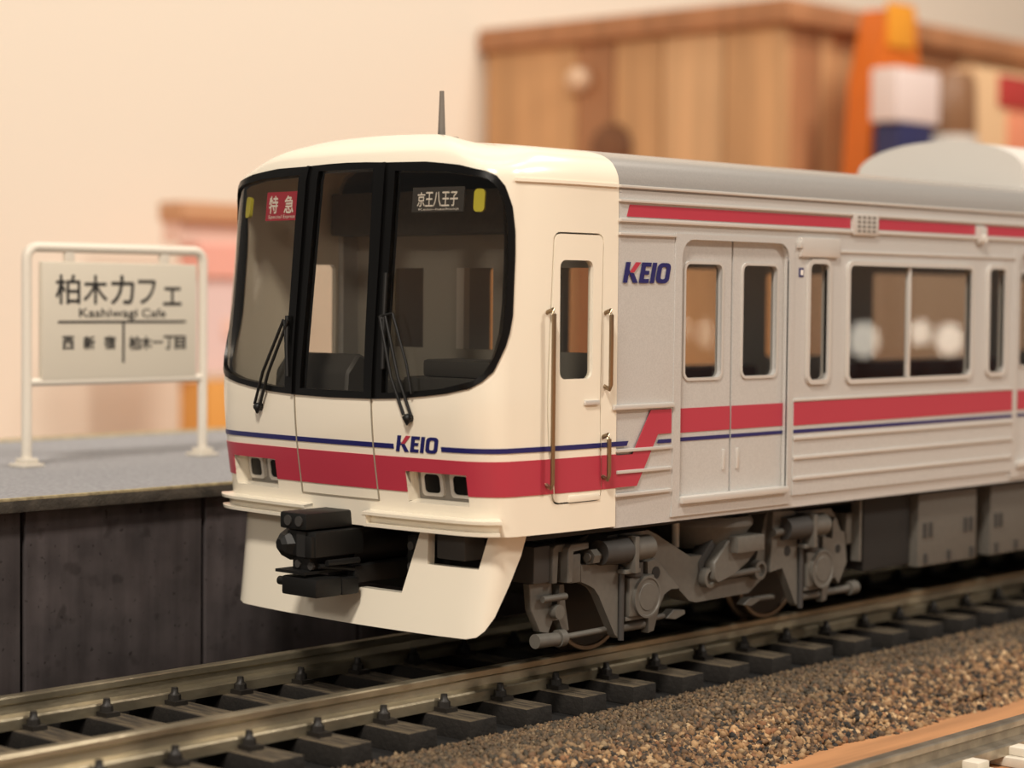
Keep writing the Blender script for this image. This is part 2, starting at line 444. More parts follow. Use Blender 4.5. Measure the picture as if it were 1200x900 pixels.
CW = sidepoly(rrect(1.52, 1.848, 2.025, 2.82, .05)); CWF = sidepoly(rrect(1.80, 2.085, 2.025, 2.80, .04), -1)
shell = sheet('cab_shell', [(-UM, 1.0), (UM, 1.0), (UM, 4.9), (-UM, 4.9)], [BAND, HL, neg(HL), DOORH, CWF], S, -.04, 0, CREAM, train, res=.045)
wf = sheet('windscreen_frame', BAND, [PANE_S, neg(PANE_S), PANE_C], S, -.05, .012, BLACK, train, res=.045)
for P in (PANE_S, neg(PANE_S), PANE_C):
    sheet('windscreen_pane', P, [], S, -.018, -.008, GLASSF, wf, res=.05)
for sg in (-1, 1):
    sheet('mullion_seam', [(sg * .40 - .012, 1.885), (sg * .40 + .012, 1.885), (sg * .40 + .012, 3.46), (sg * .40 - .012, 3.46)], [], S, .01, .03, BLACK, wf, res=.1)
sheet('cab_door', DOORP, [CW], S, -.04, 0.004, CREAM, train, res=.06)
cd_ = train.children[-1]
sheet('pane', CW, [], S, -.03, -.02, GLASS, cd_, res=.3)
sheet('pane', CWF, [], S, -.03, -.02, GLASS, shell, res=.3)
# stripes painted on the nose
u1, u2_, u3, u4 = side_u(1.46, 1.4), side_u(1.472, 1.4), side_u(1.948, 1.4), side_u(1.96, 1.4)
redA = [(-UM, 1.265), (-1.172, 1.265), (-1.172, 1.405), (-.655, 1.405), (-.655, 1.265), (.655, 1.265), (.655, 1.405), (1.172, 1.405), (1.172, 1.265), (u1, 1.265), (u1, 1.498), (-UM, 1.498)]
sheet('red_stripe', redA, [], S, -.002, .005, RED, shell, res=.04)
sheet('red_stripe', [(u4, 1.265), (UM, 1.265), (UM, 1.498), (u4, 1.498)], [], S, 0, .004, RED, shell, res=.2)
sheet('red_stripe', [(u2_, 1.265), (u3, 1.265), (u3, 1.498), (u2_, 1.498)], [], S, .004, .008, RED, cd_, res=.2)
for a, b_, p_ in ((-UM, .572, shell), (.988, u1, shell), (u4, UM, shell), (u2_, u3, cd_)):
    sheet('navy_stripe', [(a, 1.551), (b_, 1.551), (b_, 1.584), (a, 1.584)], [], S, .004 if p_ is cd_ else 0, .008 if p_ is cd_ else .005, BLUE, p_, res=.04)
# centre gangway door seams
for sg in (-1, 1):
    sheet('door_seam', [(sg * .386 - .006, 1.19), (sg * .386 + .006, 1.19), (sg * .386 + .006, 1.875), (sg * .386 - .006, 1.875)], [], S, 0, .006, RUBBER, shell, res=.1)
sheet('door_seam', [(-.386, 1.184), (.386, 1.184), (.386, 1.194), (-.386, 1.194)], [], S, 0, .005, RUBBER, shell, res=.1)
def rect(a, b_, c, d): return [(a, c), (b_, c), (b_, d), (a, d)]
# operator lettering
def logo(b4, fmap, off, parent):
    u0, u1_, v0, v1 = b4; W = 2.68
    T = lambda P: [(u0 + (x + .18 * y) / W * (u1_ - u0), v0 + y * (v1 - v0)) for x, y in P]
    G = [([(0, 0), (.22, 0), (.22, .36), (.30, .5), (.22, .62), (.22, 1), (0, 1)], [], BLUE),
         ([(.27, .5), (.52, 1), (.80, 1), (.50, .5)], [], RED),
         ([(.27, .47), (.50, .47), (.80, 0), (.54, 0)], [], BLUE),
         ([(.87, 0), (1.38, 0), (1.38, .2), (1.09, .2), (1.09, .41), (1.33, .41), (1.33, .6), (1.09, .6), (1.09, .8), (1.38, .8), (1.38, 1), (.87, 1)], [], BLUE),
         ([(1.47, 0), (1.69, 0), (1.69, 1), (1.47, 1)], [], BLUE),
         (rrect(1.78, 2.5, 0, 1, .24), [rrect(2.0, 2.28, .2, .8, .1)], BLUE)]
    for P, H, m in G:
        sheet('logo_letter', T(P), [T(h) for h in H], fmap, off, off + .004, m, parent)
logo((.590, .975, 1.535, 1.643), S, .001, shell)
# headlights
for sg in (1, -1):
    T = lambda P: [(sg * u, v) for u, v in P]
    h = sheet('headlight', T([(.645, 1.187), (1.182, 1.187), (1.182, 1.415), (.645, 1.415)]), [], S, -.19, -.12, LAMPH, train, res=.1)
    sheet('recess_wall', T([(.645, 1.187), (1.182, 1.187), (1.182, 1.415), (.645, 1.415)]), [T(HL)], S, -.125, -.004, CREAM, h, res=.1)
    for a in (.715, .965):
        fr = rrect(a - .015, a + .175, 1.222, 1.388, .03); le = rrect(a + .012, a + .148, 1.243, 1.368, .03)
        sheet('lamp_frame', T(fr), [T(le)], S, -.12, -.097, SILVER2, h)
        sheet('lens', T(le), [], S, -.12, -.103, BLACK, h)
# anti-climber channels
for sg in (1, -1):
    T = lambda P: [(sg * u, v) for u, v in P]
    a = sheet('anti_climber', T(rect(.30, 1.36, 1.035, 1.10)), [], S, -.005, .03, CREAM, train, res=.04)
    sheet('flange', T(rect(.29, 1.375, 1.098, 1.118)), [], S, -.005, .085, CREAM, a, res=.04)
    sheet('flange', T(rect(.30, 1.36, 1.018, 1.038)), [], S, -.005, .08, CREAM, a, res=.04)
    sheet('end_rib', T(rect(.29, .32, 1.02, 1.116)), [], S, -.005, .08, CREAM, a, res=.04)
# rain gutter along the cab side
sheet('rain_gutter', sidepoly([(1.15, 3.325), (2.1, 3.325), (2.1, 3.345), (1.15, 3.345)]), [], S, -.005, .014, CREAM, shell, res=.1)
# handrails, handle
def hrail(x, z0, z1):
    bm = bmesh.new(); y = -S(side_u(x, (z0 + z1) / 2), (z0 + z1) / 2)[1]
    tube(bm, [(x, -y + .01, z0 + .02), (x, -y - .045, z0), (x, -y - .055, z0 + .03), (x, -y - .055, z1 - .03), (x, -y - .045, z1), (x, -y + .01, z1 - .02)], .016)
    return fin('handrail', bm, CHROME, train, 60)
hrail(1.405, 1.31, 2.49); hrail(1.985, 1.95, 2.485); hrail(1.975, 1.335, 1.64)
bx('door_handle', 1.765, 1.915, -1.445, -1.415, 1.845, 1.88, SILVER2, cd_, .01)
bx('door_step', 1.62, 1.94, -1.432, -1.415, 1.196, 1.245, CREAM, cd_, .008)
# wipers
def wiper(sg, pv, tip, bl):
    P = lambda u, v, o: Vector(S(u, v, o))
    bm = bmesh.new()
    for d in (-.032, .032):
        tube(bm, [P(pv[0] + d, pv[1] + .02, .03), P(pv[0] * .6 + tip[0] * .4 + d, pv[1] * .6 + tip[1] * .4, .055), P(tip[0] + d * .8, tip[1], .05)], .011, 8)
    lathe(bm, P(pv[0], pv[1], 0), P(pv[0], pv[1], 1) - P(pv[0], pv[1], 0), [(0, .03), (.035, .03), (.055, .018)], 12)
    tube(bm, [P(pv[0] - .03, pv[1] + .01, .03), P(pv[0], pv[1] - .035, .035), P(pv[0] + .03, pv[1] + .01, .03)], .014, 8)
    if sg > 0: tube(bm, [P(tip[0] + .09, tip[1] + .02, .05), P((pv[0] + tip[0]) / 2 + .12, (pv[1] + tip[1]) / 2 + .02, .05), P(pv[0] + .04, pv[1] + .16, .035)], .009, 8); tube(bm, [P(tip[0] - .02, tip[1], .05), P(tip[0] + .09, tip[1] + .02, .05)], .009, 8)
    o = fin('wiper', bm, BLACKM, train, 60)
    bm = bmesh.new(); tube(bm, [P(bl[0][0], bl[0][1], .035), P((bl[0][0] + bl[1][0]) / 2, (bl[0][1] + bl[1][1]) / 2, .04), P(bl[1][0], bl[1][1], .035)], .016, 8)
    tube(bm, [P(tip[0] - .02, tip[1], .05), P((bl[0][0] + bl[1][0]) / 2, (bl[0][1] + bl[1][1]) / 2, .045)], .01, 8)
    fin('wiper_blade', bm, BLACKM, o, 60)
wiper(-1, (-.775, 1.775), (-.47, 2.39), ((-.475, 2.42), (-.43, 2.0)))
wiper(1, (.735, 1.765), (.50, 2.43), ((.515, 2.08), (.495, 2.72)))
# things behind the glass
db = sheet('destination_board', rect(.637, 1.093, 3.13, 3.295), [], S, -.034, -.027, DARKG, train, res=.1)
for ch, a in zip('京王八王子', (.685, .757, .829, .901, .973)): text('lettering', ch, (a, a + .066, 3.167, 3.262), S, -.0265, WHITE, db, .012)
text('lettering', 'Keio-hachioji', (.70, 1.05, 3.137, 3.156), S, -.0265, WHITE, db)
sb = sheet('service_board', rect(-.905, -.46, 3.097, 3.302), [], S, -.034, -.027, RED, train, res=.1)
text('lettering', '特', (-.87, -.765, 3.15, 3.272), S, -.0265, WHITE, sb, .02)
text('lettering', '急', (-.685, -.58, 3.15, 3.272), S, -.0265, WHITE, sb, .02)
text('lettering', 'Special', (-.87, -.71, 3.106, 3.138), S, -.0265, WHITE, sb); text('lettering', 'Express', (-.69, -.555, 3.106, 3.138), S, -.0265, WHITE, sb)
for sg in (1, -1):
    sheet('marker_lamp', [(sg * u, v) for u, v in rrect(1.16, 1.25, 3.13, 3.28, .03)], [], S, -.075, -.05, YELL, train)
# cab interior
bx('cab_floor', 1.3, 2.27, -1.33, 1.33, 1.02, 1.14, UNDER, train)
cons = bx('driver_console', 1.16, 1.55, -1.15, -.30, 1.14, 2.02, INTD, train, .03)
bx('instrument_hood', 1.2, 1.55, -1.1, -.45, 2.02, 2.14, INTD, cons, .03)
cons = px('driver_console', [(1.12, 1.14), (1.5, 1.14), (1.5, 2.08), (1.3, 2.16), (1.18, 2.02)], .28, 1.05, INTD, train, .02)
bx('control_lever', 1.28, 1.34, .86, .96, 2.12, 2.3, BLACKM, cons, .025)
bx('overhead_locker', 1.95, 2.27, -1.3, 1.3, 3.02, 3.34, GREYP, train, .02)
bx('driver_seat', 1.75, 1.95, .35, .85, 1.14, 1.95, INTD, train, .05)
fl = lambda x, y: None
bk = sheet('bulkhead', rect(-1.37, 1.37, 1.1, 3.36), [rect(.62, .92, 2.18, 2.78), rect(-.10, .26, 2.18, 2.78), rect(-1.15, -.75, 2.18, 2.78)], lambda y, z, o: (2.28 + o, y, z), 0, .04, INTG, train)
bx('bright_edge_strip', 2.27, 2.33, .185, .262, 2.18, 2.78, WHITE, bk)  # added strip, its white colour imitating a bright strip of light
# silver body sides
XEND = 20.35; PER = 4.8; DC = 3.475
def tum(z): return 1.5 * max(0, 1.1 - z) ** 2
FS = lambda x, z, o: (x, -(HW + o - tum(z)), z)
FF = lambda x, z, o: (x, (HW + o - tum(z)), z)
wins, doors = [], []
DOPEN = rrect(DC - .66, DC + .66, 1.14, 2.99, .13, corners=(0, 0, 1, 1))
for k in range(4): doors.append([(x + PER * k, z) for x, z in DOPEN])
SW1 = rrect(4.40, 4.65, 1.955, 2.845, .05); SW2 = rrect(7.10, 7.37, 1.955, 2.845, .05); BW = rrect(4.945, 6.805, 1.945, 2.84, .05)
for k in range(3):
    for P in (SW1, SW2, BW): wins.append([(x + PER * k, z) for x, z in P])
bs = sheet('body_side', rect(XB + .007, XEND, .985, 3.31), doors + wins, FS, -.05, 0, SILVER, train, res=None)
fdw = [rrect(3.10, 3.42, 2.005, 2.815, .05), rrect(3.80, 4.09, 2.005, 2.815, .05)]
for k in range(1, 4):
    for c in (-.345, .345): fdw.append([(x + PER * k, z) for x, z in rrect(DC + c - .215, DC + c + .215, 2.005, 2.815, .05)])
fwn = [rrect(4.80 + PER * k, 7.18 + PER * k, 1.945, 2.84, .05) for k in range(3)]
bf = sheet('body_side', rect(XB + .007, XEND, .985, 3.31), fdw + fwn, FF, -.08, 0, SILVER, train)
for P in fdw + fwn: sheet('pane', P, [], FF, -.03, -.02, GLASS, bf)
# roof
bm = bmesh.new(); N = 26; ring = []
sec = []
for i in range(N + 1):
    v = 3.29 + (4.9 - 3.29) * i / N; sec.append((HW * (1 - crom(DT, v) / HW) if v > 3.3 else HW, crom(ZT, v) if v > 3.3 else v))
prof = [(-y, z) for y, z in sec] + [(y, z) for y, z in sec[-2::-1]]
prof2 = [(y * .96, z - .05) for y, z in prof]
def ringv(x): return [bm.verts.new((x, y, z)) for y, z in prof + prof2[::-1]]
A, B = ringv(XB), ringv(XEND)
for i in range(len(A)): bm.faces.new((A[i], A[(i + 1) % len(A)], B[(i + 1) % len(A)], B[i]))
for r_ in (A, B):
    n = len(prof)
    for i in range(n - 1): bm.faces.new((r_[i], r_[i + 1], r_[2 * n - 2 - i], r_[2 * n - 1 - i]))
roof = fin('roof', bm, ROOFM, train, 40)
bx('end_wall', XEND - .05, XEND, -1.4, 1.4, 1.0, 3.6, SILVER, train)
# long beads
def bead(x0, x1, z0, z1, pr=.014, m=SILVER2, parent=bs, name='bead'):
    return bx(name, x0, x1, -(HW + pr), -(HW - .01), z0, z1, m, parent, min(pr, (z1 - z0) / 2) * .45)
bead(XB, XEND, 3.325, 3.345, .02); bead(XB, XEND, 3.228, 3.248, .02); bead(XB, XEND, 3.092, 3.118, .022)
def stripe(name, pts, m, parent=bs, f=FS, off=0.): return sheet(name, pts, [], f, off, off + .004, m, parent)
# red along the cantrail
for a, b_ in ((2.2, 4.955), (5.335, 6.86), (7.02, 9.75), (10.13, 14.5), (14.9, 20.2)):
    stripe('red_stripe', [(a, 3.13), (b_, 3.13), (b_, 3.212), (a + (.03 if a < 3 else 0), 3.212)], RED)
# first panel behind the cab
bead(XB, 2.735, 3.0, 3.02, .02); bead(2.07, 2.735, 1.802, 1.835, .022)
for z in (1.52, 1.372, 1.214): bead(XB, 2.725, z - .012, z + .012)
stripe('red_stripe', [(XB, 1.267), (2.342, 1.267), (2.572, 1.618), (2.722, 1.618), (2.722, 1.79), (2.489, 1.79), (2.29, 1.49), (XB, 1.49)], RED)
stripe('navy_stripe', [(XB, 1.551), (2.225, 1.551), (2.245, 1.584), (XB, 1.584)], BLUE)
stripe('navy_stripe', [(2.562, 1.551), (2.722, 1.551), (2.722, 1.578), (2.58, 1.578)], BLUE)
logo((2.165, 2.70, 2.675, 2.818), FS, .001, bs)
# one bay: door frame, leaves, windows, panels
bay = []
fr = sheet('door_frame', [(DC - .735, 1.02), (DC + .725, 1.02), (DC + .725, 3.03), (DC - .735, 3.03)], [DOPEN], FS, -.012, .010, SILVER, train)
bay.append(fr)
bx('door_sill', DC - .655, DC + .655, -(HW + .04), -(HW - .04), 1.108, 1.158, SILVER2, fr, .012)
for c in (-1, 1):
    x0, x1 = (DC - .665, DC - .010) if c < 0 else (DC + .010, DC + .665)
    wc = DC + .345 * c; W = rrect(wc - .215, wc + .215, 2.0, 2.818, .05)
    d = sheet('door', rect(x0, x1, 1.13, 3.0), [W], FS, -.09, -.04, SILVER, train)
    sheet('window_gasket', rrect(wc - .235, wc + .235, 1.98, 2.838, .065), [W], FS, -.042, -.030, SILVER2, d)
    sheet('pane', W, [], FS, -.08, -.07, GLASS, d)
    stripe('red_stripe', rect(x0, x1, 1.612, 1.785), RED, d, FS, -.04); stripe('navy_stripe', rect(x0, x1, 1.55, 1.577), BLUE, d, FS, -.04)
    hx = DC + .085 * c
    bx('door_handle', hx - .012, hx + .012, -(HW - .025), -(HW - .045), 1.32, 1.47, SILVER2, d, .004)
    bay.append(d)
def window(W, grow, mull=None):
    xs = [p[0] for p in W]; zs = [p[1] for p in W]
    g = grow
    f_ = sheet('window', rrect(min(xs) - g, max(xs) + g, min(zs) - g, max(zs) + g, .075), [W], FS, -.02, .022, SILVER2, train)
    sheet('pane', W, [], FS, -.03, -.02, GLASS, f_)
    if mull: bx('mullion', mull - .018, mull + .018, -(HW + .005), -(HW - .035), min(zs), max(zs), SILVER2, f_, .006)
    bay.append(f_)
window(SW1, .035); window(BW, .035, 5.845); window(SW2, .035)
pan = bx('lower_panel', 4.215, 7.535, -(HW + .006), -(HW - .01), 1.08, 1.80, SILVER, train)
bay.append(pan)
for z in (1.515, 1.365, 1.207): bead(4.215, 7.535, z - .013, z + .013, .022, SILVER2, pan)
bead(4.215, 7.535, 1.795, 1.815, .016, SILVER2, pan)
stripe('red_stripe', rect(4.215, 7.535, 1.612, 1.79), RED, pan, FS, .006); stripe('navy_stripe', rect(4.215, 7.535, 1.552, 1.58), BLUE, pan, FS, .006)
up = bx('header_bead', 4.80, 7.55, -(HW + .014), -(HW - .01), 2.935, 2.955, SILVER2, train, .005); bay.append(up)
for k in range(1, 4):
    for o in bay:
        if k == 3 and o.name.split('.')[0] not in ('door', 'door_frame'): continue
        copy_tree(o, PER * k)
# vent grille, indicator plate, side lamp, sticker
vg = bx('vent_grille', 4.972, 5.325, -(HW + .028), -(HW - .01), 3.08, 3.25, SILVER2, train, .008)
for i in range(4):
    for j in range(4):
        bx('grille_cell', 5.02 + i * .07, 5.065 + i * .07, -(HW + .031), -(HW + .02), 3.1 + j * .036, 3.122 + j * .036, GRILLE, vg)
ip = bx('indicator_plate', 4.262, 4.78, -(HW + .03), -(HW - .01), 2.895, 3.042, SILVER2, train, .006)
bx('hinge', 4.235, 4.275, -(HW + .035), -(HW - .01), 2.96, 3.01, SILVER2, ip, .006)
sl_ = bx('side_lamp', 6.88, 7.0, -(HW + .045), -(HW - .01), 3.06, 3.2, SILVER2, train, .015)
cy('lens', (6.94, -(HW + .04), 3.1), (6.94, -(HW + .06), 3.1), .035, LGREY, sl_)
st = stripe('sticker', rect(4.265, 4.325, 2.74, 2.81), BLUE, train); stripe('pictogram', rect(4.285, 4.312, 2.755, 2.795), WHITE, st, FS, .004)
# antenna and roof unit
a_ = cy('antenna', (1.83, 0, 3.66), (1.83, 0, 4.04), .03, ANT, train, .016, 12)
bx('base', 1.72, 1.94, -.07, .07, 3.655, 3.715, ANT, a_, .01)
bm = bmesh.new(); pr = []
for i in range(21):
    a = math.pi * i / 20; pr.append((-.90 * math.cos(a), 3.80 + .285 * math.sin(a)))
pr = [(-.90, 3.5)] + pr + [(.90, 3.5)]
A = [bm.verts.new((8.6, y, z)) for y, z in pr]; B = [bm.verts.new((11.8, y, z)) for y, z in pr]
bm.faces.new(A); bm.faces.new(B[::-1])
for i in range(len(pr)): bm.faces.new((A[i], A[(i + 1) % len(pr)], B[(i + 1) % len(pr)], B[i]))
ac = fin('air_conditioner', bm, LGREY, train, 30)
for i in range(9): bx('louvre', 8.95 + i * .3, 9.1 + i * .3, -.915, -.89, 3.72, 3.84, INTG, ac)
# saloon interior
bx('saloon_floor', 2.3, XEND - .1, -1.35, 1.35, 1.02, 1.14, INTF, train)
bx('saloon_ceiling', 2.3, XEND - .1, -1.36, 1.36, 3.22, 3.28, INTG, train)
for k in range(3):
    for sg in (-1, 1):
        bch = bx('bench_seat', 4.3 + PER * k, 7.45 + PER * k, sg * .85, sg * 1.34, 1.14, 1.55, SEAT, train, .05)
        bx('backrest', 4.3 + PER * k, 7.45 + PER * k, sg * 1.24, sg * 1.36, 1.55, 1.93, SEAT, bch, .04)
# underframe
bx('underframe', 1.2, XEND - .1, -1.25, 1.25, .94, 1.03, UNDER, train)
bx('equipment_box', 5.5, 6.2, -1.24, 1.0, .36, .95, UNDER, train, .02)
bx('bracket', 5.38, 5.41, -1.28, -1.2, .46, .95, GREYP, train)
for (a, b_) in ((6.24, 7.19), (7.43, 8.3), (8.5, 9.9), (10.2, 11.2), (11.4, 12.9), (13.1, 14.4)):
    eb = bx('equipment_box', a, b_, -1.30, 1.2, .335, .95, GREYP, train, .012)
    for fx in (.10, .20, .80, .90): bx('latch', a + (b_ - a) * fx - .018, a + (b_ - a) * fx + .018, -1.315, -1.295, .58, .70, DARKG, eb)
    for fx in (.12, .52, .92): bx('foot_tab', a + (b_ - a) * fx - .02, a + (b_ - a) * fx + .02, -1.315, -1.295, .36, .44, DARKG, eb)
# skirt
SX = [(.2, .865), (.33, .885), (.65, .935), (1.02, .985)]
KP = []
def _kplan():
    pts = [(.048 * (1.12 * i / 12) ** 2, 1.12 * i / 12) for i in range(13)]
    x1, y1 = pts[-1]; ye = 1.285; cx, cy_, xe = x1 + .025, ye, x1 + .13
    for i in range(1, 11):
        t = i / 10; pts.append(((1 - t) ** 2 * x1 + 2 * t * (1 - t) * cx + t * t * xe, (1 - t) ** 2 * y1 + 2 * t * (1 - t) * cy_ + t * t * ye))
    pts.append((xe + .6, ye)); u = 0; KP.append((0, 0, 0))
    for p, q in zip(pts, pts[1:]): u += math.hypot(q[0] - p[0], q[1] - p[1]); KP.append((u, q[0], q[1]))
_kplan()
def lerp_tab(tab, t, k):
    for a, b_ in zip(tab, tab[1:]):
        if t <= b_[0]: s = (t - a[0]) / (b_[0] - a[0]); return a[k] + (b_[k] - a[k]) * s
    return tab[-1][k]
def K(u, z, off=0.):
    a = abs(u); sg = -1 if u > 0 else 1
    x = lerp_tab(KP, a, 1); y = lerp_tab(KP, a, 2); e = .004
    dx = lerp_tab(KP, a + e, 1) - x; dy = lerp_tab(KP, a + e, 2) - y; l = math.hypot(dx, dy) or 1
    nx, ny = -dy / l, dx / l
    y *= 1 - .03 * max(0, 1.0 - z) / .67                # the lower edge tucks in
    return (x + crom(SX, z) + nx * off, sg * (y + ny * off), z)
half = [(0, .315), (.9, .316), (1.16, .318), (1.235, .333), (1.285, .375), (1.345, .46), (1.44, .66), (1.515, .85), (1.55, 1.02)]
OUT = half + [(-u, z) for u, z in half[:0:-1]]
OPN = [(-.645, .99), (-.545, .565), (.545, .565), (.645, .99)]
REC = [(.745, .775), (1.18, .775), (1.215, .985), (.715, .985)]
sk = sheet('skirt', OUT, [OPN, REC], K, -.07, 0, CREAM, train, res=.06)
sheet('recess_back', [(.6, .7), (1.3, .7), (1.3, 1.0), (.6, 1.0)], [], K, -.30, -.22, BLACKM, sk)
bx('jumper_box', 1.0, 1.2, -1.06, -.80, .82, .99, DARKG, sk, .01)
bx('opening_back', 1.45, 1.5, -.7, .7, .5, 1.0, UNDER, sk)
bx('pilot_bracket', 1.02, 1.06, -.60, -.50, .62, .95, BLACKM, sk, .01)
# coupler
cp = bx('coupler', .50, .95, -.15, .14, .80, .975, BLACKM, train, .015)
bx('electric_head', .46, .92, -.10, .17, .985, 1.10, BLACKM, cp, .02)
for yy in (-.03, .08): cy('contact', (.45, yy, 1.045), (.475, yy, 1.045), .035, DARKG, cp)
bm = bmesh.new(); lathe(bm, (.62, .13, .875), (-1, .2, -.02), [(0, .12), (.08, .115), (.15, .075), (.175, .04)], 7); fin('guide_horn', bm, BLACKM, cp, 20)
bx('hook', .47, .56, -.14, -.07, .80, .95, BLACKM, cp, .015); bx('hook_gap', .49, .53, -.06, .03, .80, .97, UNDER, cp)
cy('hose', (.60, -.155, .76), (.88, -.17, .76), .022, BLACKM, cp, n=8); cy('hose', (.56, -.12, .74), (.86, -.14, .70), .018, BLACKM, cp, n=8)
for zz, yy in ((.74, -.08), (.745, .05)): cy('bolt', (.515, yy, zz), (.535, yy, zz), .028, DARKG, cp, n=8)
bx('knuckle', .53, .9, -.06, .12, .69, .80, BLACKM, cp, .02)
bx('plate', .45, .92, -.10, .2, .685, .705, BLACKM, cp)
bx('lower_contact_box', .46, .70, -.20, .15, .535, .665, BLACKM, cp, .02)
bx('lower_contact_box', .70, .86, -.20, .0, .535, .65, BLACKM, cp, .015)
cy('pin', (.50, .15, .62), (.50, .21, .62), .03, BLACKM, cp)
cy('shank', (.9, 0, .84), (1.55, 0, .84), .12, BLACKM, cp)
bx('shank_plate', .86, 1.5, -.16, .12, .60, .72, BLACKM, cp, .01)
for zz in (.63, .74, .88): cy('bolt', (1.0, -.55, zz), (1.03, -.55, zz), .03, DARKG, cp, n=10)

# bogies
def wheelset(parent, x):
    for sg in (-1, 1):
        bm = bmesh.new()
        lathe(bm, (x, sg * .76, .43), (0, -sg, 0), [(-.01, .30), (0, .385), (.10, .385), (.12, .30)], 40)
        fin('wheel', bm, WHEELD, parent, 35)
        bm = bmesh.new()
        lathe(bm, (x, sg * .76, .43), (0, -sg, 0), [(0, .385), (-.012, .395), (-.012, .42), (0, .428), (.085, .429), (.10, .46), (.12, .455), (.125, .385)], 48)
        fin('wheel_tyre', bm, STEEL, parent, 35)
    cy('axle', (x, -.74, .43), (x, .74, .43), .09, DARKG, parent)
def bogie(sgs=(-1, 1)):
    bm = bmesh.new()
    for sg in (-1, 1):
        y0, y1 = sg * 1.02, sg * 1.19
        prism(bm, [(2.22, .80), (2.32, .90), (2.77, .905), (2.87, .865), (3.27, .67), (3.42, .67), (3.46, .46), (3.98, .46), (4.10, .60), (4.20, .90), (4.24, .95), (4.52, .93), (4.60, .91), (5.1, .90), (5.2, .80),
                   (5.2, .66), (4.62, .66), (4.42, .60), (4.20, .44), (4.0, .33), (3.34, .325), (3.26, .345), (2.80, .70), (2.26, .68)], y0, y1)
    box(bm, 3.5, 3.96, -1.05, 1.05, .42, .62); box(bm, 2.2, 2.32, -1.0, 1.0, .66, .8); box(bm, 5.1, 5.22, -1.0, 1.0, .66, .8)
    fr = fin('bogie_frame', bm, GREYP, train, 30)
    wheelset(fr, 2.63); wheelset(fr, 4.83)
    Y = -1.24
    # horn guides and axle boxes, near side
    px('horn_guide', [(1.97, .735), (2.25, .71), (2.38, .70), (2.385, .17), (2.34, .20), (2.17, .50), (2.12, .555), (2.06, .585), (1.97, .605)], -1.17, Y, GREYP, fr, .006)
    px('horn_guide', [(2.70, .69), (2.80, .705), (3.10, .45), (2.98, .47), (2.90, .44), (2.84, .35), (2.79, .18), (2.72, .17), (2.72, .3)], -1.17, Y, GREYP, fr, .006)
    px('horn_guide', [(4.24, .945), (4.52, .93), (4.56, .70), (4.585, .17), (4.54, .20), (4.37, .50), (4.21, .47)], -1.17, Y, GREYP, fr, .006)
    px('horn_guide', [(4.92, .70), (5.06, .66), (5.05, .80), (5.10, .84), (5.16, .72), (5.23, .71), (5.27, .46), (5.15, .29), (5.10, .36), (5.03, .35), (4.98, .18), (4.92, .17)], -1.17, Y, GREYP, fr, .006)
    cy('pivot_hole', (2.80, Y - .004, .60), (2.80, Y + .05, .60), .045, UNDER, fr); cy('pivot_hole', (4.43, Y - .004, .62), (4.43, Y + .05, .62), .04, UNDER, fr); cy('pivot_hole', (5.13, Y - .004, .58), (5.13, Y + .05, .58), .035, UNDER, fr)
    cy('hinge_rod', (2.40, -1.25, .16), (2.40, -1.25, .68), .022, DARKG, fr, n=10); cy('hinge_rod', (4.60, -1.25, .16), (4.60, -1.25, .75), .022, DARKG, fr, n=10)
    for X in (2.63, 4.83):
        ax = bx('axle_box', X - .16, X + .13, -1.27, -1.0, .31, .60, GREYP, fr, .03)
        bm = bmesh.new(); lathe(bm, (X + .02, -1.26, .445), (0, -1, 0), [(0, .15), (.035, .15), (.035, .135), (.028, .13), (.028, .10), (.034, .095)], 30); fin('axle_cover', bm, GREYP, fr, 35)
        bx('keeper', X - .18, X + .1, -1.25, -1.12, .285, .315, GREYP, fr, .008)
        cy('spring_cap', (X - .07, -1.2, .60), (X - .07, -1.2, .70), .09, DARKG, fr); 
        # brake cylinder
        o = cy('brake_cylinder', (X - .49, -1.26, .80), (X - .21, -1.26, .80), .088, DARKG, fr, .098)
        cy('brake_cylinder', (X - .17, -1.26, .80), (X + .05, -1.26, .80), .088, GREYP, fr)
        bx('cylinder_bracket', X - .21, X - .165, -1.36, -1.1, .64, .90, GREYP, fr, .008)
        bx('cylinder_bracket', X - .27, X - .10, -1.32, -1.1, .635, .665, GREYP, fr, .006)
        cy('push_rod', (X - .62, -1.26, .78), (X - .47, -1.26, .78), .03, GREYP, fr, n=10)
    cy('nut', (2.03, -1.26, .78), (2.10, -1.26, .78), .055, GREYP, fr, n=6)
    # end brackets
    for (a, b_) in ((1.70, 1.74), (1.80, 1.84)): px('end_bracket', [(a, .62), (a + .05, .62), (a + .05, .84), (2.02, .84), (2.02, .885), (a + .03, .885), (a, .86)], -1.22 if a < 1.8 else -1.27, -1.1, GREYP, fr, .006)
    bx('end_beam', 1.53, 1.70, -1.2, 1.2, .63, .885, DARKG, fr, .015)
    bx('end_bracket', 1.86, 1.97, -1.24, -1.1, .61, .81, GREYP, fr, .01)
    for (a, b_) in ((5.28, 5.40), (5.40, 5.45)): bx('end_bracket', a, b_, -1.22, -1.05, .60, .85, GREYP, fr, .012)
    # brake hanger and life guard
    px('brake_hanger', [(1.53, .63), (1.76, .63), (1.76, .45), (1.82, .45), (1.84, .60), (1.89, .60), (1.90, .45), (1.95, .27), (1.88, .26), (1.84, .36), (1.77, .36), (1.73, .27), (1.64, .29), (1.55, .45)], -1.16, -1.1, GREYP, fr, .005)
    cy('cross_pin', (1.62, -1.2, .52), (1.86, -1.2, .52), .024, GREYP, fr, n=10); cy('boss', (1.78, -1.22, .42), (1.78, -1.12, .42), .05, GREYP, fr, n=14)
